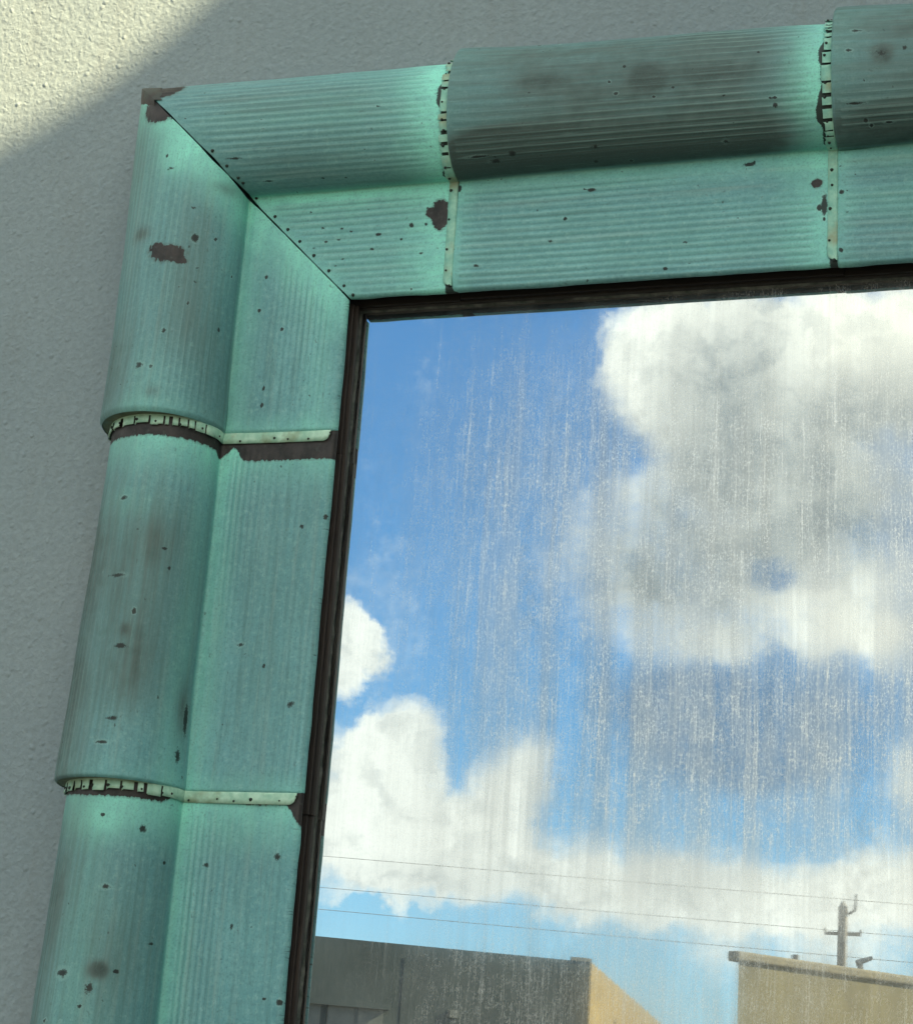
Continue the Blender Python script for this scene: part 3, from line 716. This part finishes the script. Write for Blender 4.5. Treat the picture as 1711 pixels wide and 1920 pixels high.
def build_flange(kind, idx, over, under, parent):
    """end of the lapping panel: return edge with its shadow in the olive colour, then snipped tabs dressed down on to the panel below"""
    sgn = 1 if kind == 'jamb' else -1                      # direction in which the tabs run
    se = over['s1'] if kind == 'jamb' else over['s0']
    Ro = over['R1'] if kind == 'jamb' else over['R0']
    f = (se - under['s0']) / (under['s1'] - under['s0'])
    Ru = under['R0'] * (1 - f) + under['R1'] * f
    Po, No = profile(Ro, BUL if kind == 'jamb' else BULH + .05)
    Pu, Nu = profile(Ru, .97 + (BUL - .97) * f if kind == 'jamb' else BULH)
    idxs = np.arange(7, NV - 2)
    nI = len(idxs)
    rg = np.random.default_rng(500 + idx + (50 if kind == 'head' else 0))
    outer = Po[idxs] + No[idxs] * (-.0012)
    inner = Pu[idxs] + Nu[idxs] * .0032
    rollf = sm(VREF[idxs], VC + .01, VC + .03)
    L = (.0175 if kind == 'jamb' else .0145) * (1 - rollf) + .0165 * rollf
    # tabs: random widths on the roll, one long strip on the band
    cut = np.zeros(nI, bool)
    tone = np.zeros(nI)
    tl = np.zeros(nI)
    liftp = np.zeros(nI)
    i = int(np.argmax(rollf > .5)) + 6
    last = 0
    while i < nI:
        wdt = int(rg.integers(3, 9))
        a = i
        i += wdt
        tl[a:i] = rg.uniform(-.0035, .002)
        liftp[a:i] = rg.uniform(0, .0035)
        if i < nI and rg.random() < .9:
            cut[i:i + (2 if rg.random() < .4 else 1)] = True
            i += 1
    vs, fs, mi = [], [], []
    rows = [place(kind, outer[:, 0], outer[:, 1], np.full(nI, se - sgn * .001)),
            place(kind, inner[:, 0], inner[:, 1], np.full(nI, se - sgn * .002)),
            place(kind, inner[:, 0] + Nu[idxs, 0] * .0012, inner[:, 1] + Nu[idxs, 1] * .0012, np.full(nI, se + sgn * .001))]
    for h in (.5, 1.):
        ln = (L + tl) * h
        lf = liftp * h + .0006 * h
        rows.append(place(kind, inner[:, 0] + Nu[idxs, 0] * lf, inner[:, 1] + Nu[idxs, 1] * lf, se + sgn * ln))
    # round the inner end of the strip
    endr = np.clip(VREF[idxs] - VREF[idxs[0]] - .002, 0, .012) / .012
    k_end = np.sqrt(np.clip(1 - (1 - endr) ** 2, 0, 1))
    for rr in (3, 4):
        base = rows[2]
        rows[rr] = base + (rows[rr] - base) * (.25 + .75 * k_end)[:, None]
    rows.append(rows[4] - np.stack([np.zeros(nI)] * 3, -1))
    low = place(kind, Pu[idxs, 0] + Nu[idxs, 0] * .0004, Pu[idxs, 1] + Nu[idxs, 1] * .0004, np.zeros(nI))
    rows[5] = rows[4].copy()
    ax = 2 if kind == 'jamb' else 0
    rows[5][:] = rows[4] * .55 + low * .45
    rows[5][:, ax] = rows[4][:, ax]
    for rw in rows:
        vs += [tuple(q) for q in rw]
    for r_ in range(5):
        for j in range(nI - 1):
            if r_ >= 2 and cut[j]:
                continue
            q = (r_ * nI + j, (r_ + 1) * nI + j, (r_ + 1) * nI + j + 1, r_ * nI + j + 1)
            fs.append(q if kind == 'jamb' else q[::-1])
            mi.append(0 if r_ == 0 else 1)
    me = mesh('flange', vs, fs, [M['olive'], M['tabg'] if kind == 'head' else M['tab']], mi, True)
    fl = obj('flange', me, parent)
    # nails through the tabs
    v = .030
    while v < VREF[-1] - .03:
        j = int(np.searchsorted(VREF[idxs], v))
        if j >= nI:
            break
        c = rows[3][j] * rg.uniform(.35, .7) + rows[4][j] * .0
        h = rg.uniform(.45, .8)
        c = rows[2][j] * (1 - h) + rows[4][j] * h
        nrm = place(kind, Nu[idxs[j], 0:1], Nu[idxs[j], 1:2], np.zeros(1))[0] - np.array([0, 0, ZT])
        add_nail(c, nrm, rg.uniform(.45, .95), parent)
        v += rg.uniform(.018, .05) if v > VC else rg.uniform(.026, .062)
    return fl


nail_me = None


def add_nail(c, nrm, sc, parent):
    global nail_me
    if nail_me is None:
        vs, fs = [], []
        n = 9
        for i in range(n):
            a = 2 * math.pi * i / n
            q = 1 + .12 * math.sin(3 * a + .5)
            vs.append((.0034 * q * math.cos(a), .0034 * q * math.sin(a), -.001))
        for i in range(n):
            a = 2 * math.pi * i / n
            vs.append((.0026 * math.cos(a), .0026 * math.sin(a), .0012))
        vs.append((0, 0, .0018))
        for i in range(n):
            j = (i + 1) % n
            fs += [(i, j, n + j, n + i), (n + i, n + j, 2 * n)]
        nail_me = mesh('nail', vs, fs, [M['nail']], None, True)
    o = bpy.data.objects.new('nail', nail_me)
    COL.objects.link(o)
    o.parent = parent
    nv = Vector(nrm).normalized()
    o.location = Vector(c) + nv * .0006
    o.rotation_euler = nv.to_track_quat('Z', 'Y').to_euler()
    o.scale = (sc, sc, sc)
    return o


casing = thing('window_casing', 'green weathered copper casing round the window, like split bamboo with riveted laps', 'window casing', (0, 0, 0))
LJ = {0: 'jamb panel mitred into the corner with a bare brown blot'}
LH = {1: 'head panel with a sooty dark roll', 0: 'short bright green head panel beside the mitre'}
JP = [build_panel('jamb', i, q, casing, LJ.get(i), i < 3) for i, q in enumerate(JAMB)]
HP = [build_panel('head', i, q, casing, LH.get(i), i < 3) for i, q in enumerate(HEAD)]
for i in range(len(JAMB) - 1):
    build_flange('jamb', i, JAMB[i], JAMB[i + 1], JP[i])
for i in range(1, len(HEAD)):
    build_flange('head', i, HEAD[i], HEAD[i - 1], HP[i])
# nails down the mitre, on the head side of the seam
Pm, Nm = profile(.114, BULM)
for v in (.022, .043, .075, .108, .137, .163, .190, VC + .003, VC + .055, VC + .068, VC + .098, VC + .128):
    j = int(np.searchsorted(VREF, v))
    c = place('head', Pm[j:j + 1, 0] , Pm[j:j + 1, 1], -Pm[j:j + 1, 0] + .013)[0]
    nrm = (0, -Nm[j, 1], Nm[j, 0])
    add_nail(c, nrm, 1.0, HP[0])

# crumpled bare copper cap closing the outer end of the mitre
def cap_mesh():
    vs, fs = [], []
    Rr = .114
    wc, pc = .214 + .99 * Rr, .122
    n, mrow = 20, 7
    for side in (0, 1):
        base = len(vs)
        for i in range(n):
            a = R(62) + (R(-40) - R(62)) * i / (n - 1)
            w, p = wc + (Rr + .002) * math.cos(a), pc + (Rr + .002) * math.sin(a) * (BULM if a > 0 else 1.)
            ln = .006 + .034 * math.sin(math.pi * min(1, i / (n - 1) * 1.1 + .05)) + random.uniform(-.003, .003)
            for j in range(mrow):
                q = j / (mrow - 1) * ln
                e = .0028 * (1 - (j / (mrow - 1)) ** 2) - .0012
                ww, pp = w + e * math.cos(a), p + e * math.sin(a)
                vs.append((-ww, -pp, ZT + ww - q) if side == 0 else (-ww + q, -pp, ZT + ww))
        for i in range(n - 1):
            for j in range(mrow - 1):
                q = (base + i * mrow + j, base + (i + 1) * mrow + j, base + (i + 1) * mrow + j + 1, base + i * mrow + j + 1)
                fs.append(q[::-1] if side == 0 else q)
    return mesh('corner_cap', vs, fs, [M['barecap']], None, True)


M['barecap'] = mat_simple('bare brown copper', ((.036, .029, .028), (.052, .040, .038), (.05, .06, .056)), 60, .55, .15)
obj('corner_cap', cap_mesh(), casing)

# ------------------------------------------------------------------ window: trim, frame, putty, glass
win = thing('window', 'tall window with dark brown trim and dusty glass mirroring clouds and roofs', 'window', (0, 0, 0))
XR = 2.86
GY = -.047                                                 # front of the glass
pane = obj('glass_pane', box_mesh('glass_pane', (-.03, GY, .82), (XR, GY + .006, ZT + .03), [M['glass']]), win)
zc = [ZT + .003, 2.722, 2.098, 1.470, .82]
for i in range(4):
    j = .0010 * ((i % 2) * 2 - 1)
    obj('trim_strip', box_mesh('trim_strip', (-.034, -.071 - j, zc[i + 1] + .0006), (.0040 + j, -.061, zc[i]), [M['wood']], .0014), win)
    obj('stop_bead', box_mesh('stop_bead', (-.034, -.0795 - j, zc[i + 1] + .0006), (-.0012 + j, -.0718, zc[i]), [M['wood']], .0016), win)
xc = [-.034, .19, .85, 1.51, 2.17, XR]
for i in range(5):
    j = .0010 * ((i % 2) * 2 - 1)
    obj('trim_strip', box_mesh('trim_strip', (xc[i] + .0006, -.068 - j, ZT + .0035 + j), (xc[i + 1], -.061, ZT + .034), [M['wood_shaded']], .0014), win)
obj('frame_rail', box_mesh('frame_rail', (-.036, -.0604, .82), (-.0005, GY - .0006, ZT + .034), [M['black']], .001), win)
obj('frame_rail', box_mesh('frame_rail', (-.0002, -.0604, ZT + .0008), (XR, GY - .0006, ZT + .034), [M['black']], .001), win)


def putty(kind, a, b):
    """uneven fillet pressed into the corner between frame and glass"""
    n = int((b - a) / .006)
    vs, fs = [], []
    r = np.random.default_rng(5 if kind == 'h' else 6)
    wob = np.convolve(r.normal(0, 1, n + 40), np.ones(9) / 9, 'same')[20:20 + n]
    wo2 = np.convolve(r.normal(0, 1, n + 40), np.ones(3) / 3, 'same')[20:20 + n]
    for i in range(n):
        s = a + (b - a) * i / (n - 1)
        e = .0022 + .0022 * wob[i] + .0006 * wo2[i]       # foot on the glass
        tp = -.0055 + .001 * wo2[i]
        sec = [(.002, tp), (.0012, tp * .92), (-e * .4, tp * .45), (-e, -.0008), (-e - .0002, .0002)]
        sec = [(w, y + GY) for w, y in sec]
        for w, y in sec:
            vs.append((-w, y, s) if kind == 'v' else (s, y, ZT + w))
    m_ = 5
    for i in range(n - 1):
        for j in range(m_ - 1):
            q = (i * m_ + j, (i + 1) * m_ + j, (i + 1) * m_ + j + 1, i * m_ + j + 1)
            fs.append(q if kind == 'v' else q[::-1])
    return mesh('putty_bead', vs, fs, [M['putty']], None, True)


obj('putty_bead', putty('v', .82, ZT + .004), win)
obj('putty_bead', putty('h', -.004, XR), win)

# ------------------------------------------------------------------ the building: wall with the window opening, unseen wing added on the right for its shadow
house = thing('stucco_building', 'rough grey stucco wall round the copper cased window, sunlit in its upper left corner', 'building', (0, -.04, 0))


def wall_mesh():
    y, yb = 0., .36
    X = [-7., -.046, 2.87, 7.0]
    Z = [-.02, .81, 3.046, 9.6]
    vs, fs = [], []
    for yy in (y, yb):
        for z in Z:
            for x in X:
                vs.append((x, yy, z))
    I = lambda a, b, c: c * 16 + b * 4 + a
    for c in (0, 1):
        for b in range(3):
            for a in range(3):
                if a == 1 and b == 1:
                    continue
                q = (I(a, b, c), I(a + 1, b, c), I(a + 1, b + 1, c), I(a, b + 1, c))
                fs.append(q if c == 0 else q[::-1])
    ring = [(1, 1), (2, 1), (2, 2), (1, 2)]
    for i in range(4):
        a, b = ring[i], ring[(i + 1) % 4]
        fs.append((I(*a, 0), I(*b, 0), I(*b, 1), I(*a, 1))[::-1])
    out = [(0, 0), (3, 0), (3, 3), (0, 3)]
    for i in range(4):
        a, b = out[i], out[(i + 1) % 4]
        fs.append((I(*a, 0), I(*b, 0), I(*b, 1), I(*a, 1)))
    return mesh('wall', vs, fs, [M['stucco']])


obj('wall', wall_mesh(), house)


WX = 7.0


def shadow_caster_mesh():
    # unseen wing added to cast the wall shadow; top edge solved from that shadow
    kx, kt = SUN.z / SUN.x, -SUN.y / SUN.x
    edge = [(-1.15, 3.34), (-.98, 3.365), (-.824, 3.415), (-.655, 3.492), (-.516, 3.588), (-.381, 3.712), (-.25, 3.85), (.4, 4.5)]
    g = [(0, 9.9)] + [((WX - x) * kt, z + (WX - x) * kx) for x, z in edge[::-1]] + [(3.9, 9.6), (7.5, 9.6)]
    vs, fs = [], []
    x0, x1 = WX + .003, WX + .3
    for (t, z) in g:
        vs += [(x0, -t, -.02), (x0, -t, z), (x1, -t, z), (x1, -t, -.02)]
    n = len(g)
    for i in range(n - 1):
        a, b = i * 4, (i + 1) * 4
        for j in range(3):
            fs.append((a + j, a + j + 1, b + j + 1, b + j))
    fs += [(3, 2, 1, 0), tuple(range(n * 4 - 4, n * 4))]
    return mesh('shadow_caster', vs, fs, [M['stucco']])


obj('shadow_caster', shadow_caster_mesh(), house)

# ------------------------------------------------------------------ ground and what the glass mirrors
gm = mesh('ground', [(-300, -300, 0), (300, -300, 0), (300, 300, 0), (-300, 300, 0)], [(0, 1, 2, 3)], [M['concrete']])
tag(obj('ground', gm), kind='structure')

CM = Vector((1.19319, 2.99684, 1.64160))                  # where the glass shows the viewer to stand


def far(x, y, z=0., f=2.0):
    """survey points were taken at half scale about that standpoint"""
    return Vector((CM.x + f * (x - CM.x), CM.y + f * (y - CM.y), CM.z + f * (z - CM.z)))


# left: low grey building with an ochre flank
a, b, c_ = far(-3.536, -16.436, 3.253), far(-6.522, -14.391, 3.253), far(-4.955, -26.893, 3.253)
lb = thing('grey_building', 'low grey building with a sunlit ochre flank, mirrored at bottom left of the glass', 'building', (a.x, a.y, 0))
b2 = a + (b - a) * 2.2
c2 = c_
e2 = c2 + (b2 - a)
foot = [(q.x - a.x, q.y - a.y) for q in (b2, a, c2, e2)]
vs, fs = prism(foot[::-1], -.02, a.z)
mi = []
for f in fs:
    qs = [vs[i] for i in f]
    cx, cy = sum(q[0] for q in qs) / len(qs), sum(q[1] for q in qs) / len(qs)
    mx, my = (foot[1][0] + foot[2][0]) / 2, (foot[1][1] + foot[2][1]) / 2
    mi.append(1 if abs(cx - mx) + abs(cy - my) < .05 else 0)
obj('wall', mesh('wall', vs, fs, [M['greyr'], M['ochre']], mi), lb)
ft = (b2 - a)
ft.z = 0
ftl = ft.length
ft.normalize()
nf = Vector((ft.y, -ft.x, 0))
if nf.dot(Vector((0, 1, 0))) < 0:
    nf = -nf


def on_front(name, s0, s1, z0, z1, out, mats, parent, bev=0.):
    """box standing on the front wall; s from the corner, in metres"""
    p0, p1 = ft * s0, ft * s1
    q = [p0 - nf * .02, p1 - nf * .02, p1 + nf * out, p0 + nf * out]
    vs, fs = prism([(v.x, v.y) for v in q], z0, z1)
    return obj(name, mesh(name, vs, fs, mats), parent)


H = a.z
on_front('coping', -.0, .45, H, H + .07, .02, [M['coping']], lb)
on_front('canopy', 4.15, 6.6, far(0, 0, 2.665).z - .10, far(0, 0, 2.665).z, .16, [M['greyr']], lb)
wf = on_front('window', 4.25, 5.35, 1.9, far(0, 0, 2.62).z, .05, [M['panel']], lb)
on_front('window_mullion', 4.76, 4.82, 1.9, far(0, 0, 2.62).z - .01, .07, [M['greyr']], wf)
on_front('window', 5.50, 6.6, 1.9, far(0, 0, 2.62).z, .05, [M['panel']], lb)
on_front('downpipe', 3.78, 3.90, .1, H - .25, .012, [M['greyr']], lb)
on_front('wall_lamp', 2.72, 2.92, 3.55, 3.70, .05, [M['panel']], lb)

# right: beige building with a projecting coping
a2, b3 = far(-2.639, -19.682, 3.726), far(-.836, -22.175, 3.726)
rb = thing('beige_building', 'beige rendered building with a rounded coping, mirrored at the bottom right of the glass', 'building', (a2.x, a2.y, 0))
dr = (b3 - a2)
dr.z = 0
dr.normalize()
nr = Vector((dr.y, -dr.x, 0))
if nr.dot(Vector((0, 1, 0))) < 0:
    nr = -nr


def rq(s, o):
    v = dr * s + nr * o
    return (v.x, v.y)


H2 = a2.z
vs, fs = prism([rq(.10, 0), rq(24, 0), rq(24, -8), rq(9, -8)], -.02, H2 - .24)
if True:
    obj('wall', mesh('wall', vs, fs, [M['beige']]), rb)
vs, fs = prism([rq(-.02, .10), rq(24.1, .10), rq(24.1, -.25), rq(-.02, -.25)], H2 - .236, H2)
cp = mesh('coping', vs, fs, [M['coping']])
import bmesh
bm = bmesh.new()
bm.from_mesh(cp)
bmesh.ops.bevel(bm, geom=list(bm.edges), offset=.07, segments=3, affect='EDGES', profile=.5)
bm.to_mesh(cp)
bm.free()
obj('coping', cp, rb)


def tube(name, p0, p1, r0_, r1_, mats, parent=None, n=10):
    p0, p1 = Vector(p0), Vector(p1)
    d_ = (p1 - p0).normalized()
    q = d_.to_track_quat('Z', 'Y')
    vs = []
    for p, r_ in ((p0, r0_), (p1, r1_)):
        for i in range(n):
            a_ = 2 * math.pi * i / n
            vs.append(p + q @ Vector((r_ * math.cos(a_), r_ * math.sin(a_), 0)))
    fs = [(i, (i + 1) % n, n + (i + 1) % n, n + i) for i in range(n)] + [tuple(range(n - 1, -1, -1)), tuple(range(n, 2 * n))]
    return obj(name, mesh(name, vs, fs, mats, None, False), parent)


x_, y_ = rq(2.42, -.4)
tube('roof_vent', (x_, y_, H2 - .3), (x_, y_, H2 + .16), .09, .09, [M['steel']], rb)
x_, y_ = rq(4.68, -.4)
v_ = tube('roof_vent', (x_, y_, H2 - .3), (x_, y_, H2 + .18), .07, .07, [M['steel']], rb)
tube('vent_cowl', (x_ - .1, y_, H2 + .18), (x_ + .28, y_ - .1, H2 + .34), .08, .05, [M['steel']], v_)

# pole behind it
pb, pt = far(-3.24, -34.744, 0), far(-3.147, -34.754, 6.122)
pole = thing('utility_pole', 'wooden utility pole with one crossarm, mirrored behind the beige building', 'utility pole', (pb.x, pb.y, 0))
loc = Vector((pb.x, pb.y, 0))
tube('post', Vector((0, 0, -.02)), pt - loc - Vector((0, 0, .25)), .21, .17, [M['timber']], pole, 12)
tube('post_cap', pt - loc - Vector((0, 0, .25)), pt - loc, .19, .02, [M['steel']], pole, 12)
ca, cb = far(-3.488, -34.714, 5.514) - loc, far(-2.817, -34.791, 5.508) - loc
vs, fs = prism([(ca.x, ca.y - .22), (cb.x, cb.y - .22), (cb.x, cb.y - .10), (ca.x, ca.y - .10)], ca.z - .06, ca.z + .06)
obj('crossarm', mesh('crossarm', vs, fs, [M['timber']]), pole)
for q in (ca, cb):
    tube('insulator', (q.x, q.y - .16, q.z + .06), (q.x, q.y - .16, q.z + .20), .05, .035, [M['pale']], pole, 8)
w0 = far(-3.0, -34.77, 5.95) - loc
tube('bracket', w0 - Vector((.1, 0, .15)), w0 + Vector((.16, 0, .02)), .05, .05, [M['steel']], pole, 8)
tube('bracket', w0 + Vector((.16, 0, .02)), w0 + Vector((.20, 0, .62)), .05, .04, [M['steel']], pole, 8)


def wire(p, q, r_, label):
    p, q = far(*p), far(*q)
    d_ = q - p
    A_, B_ = p - d_ * 1.2, q + d_ * 2.0
    n, vs, fs = 40, [], []
    for i in range(n):
        t = i / (n - 1)
        P = A_ + (B_ - A_) * t
        u_ = (t - .39) / .4
        zz = P.z - .12 + .12 * u_ * u_
        vs += [(P.x, P.y - r_, zz), (P.x, P.y, zz + r_), (P.x, P.y + r_, zz), (P.x, P.y, zz - r_)]
    for i in range(n - 1):
        fs += [(i * 4 + j, (i + 1) * 4 + j, (i + 1) * 4 + (j + 1) % 4, i * 4 + (j + 1) % 4) for j in range(4)]
    o = obj('power_line', mesh('power_line', vs, fs, [M['cable']], None, True))
    tag(o, label, 'power line', 'power lines mirrored in the glass')


wire((-13.774, -34.097, 6.675), (-1.856, -34.881, 6.16), .010, 'topmost of the thin cables mirrored across the clouds, passing the pole top')
wire((-13.721, -34.119, 6.039), (-1.857, -34.881, 5.564), .010, 'middle of the thin mirrored cables, meeting the pole at its crossarm')
wire((-13.684, -34.133, 5.601), (-1.859, -34.88, 5.091), .011, 'lowest of the thin mirrored cables, running just above the grey roof')
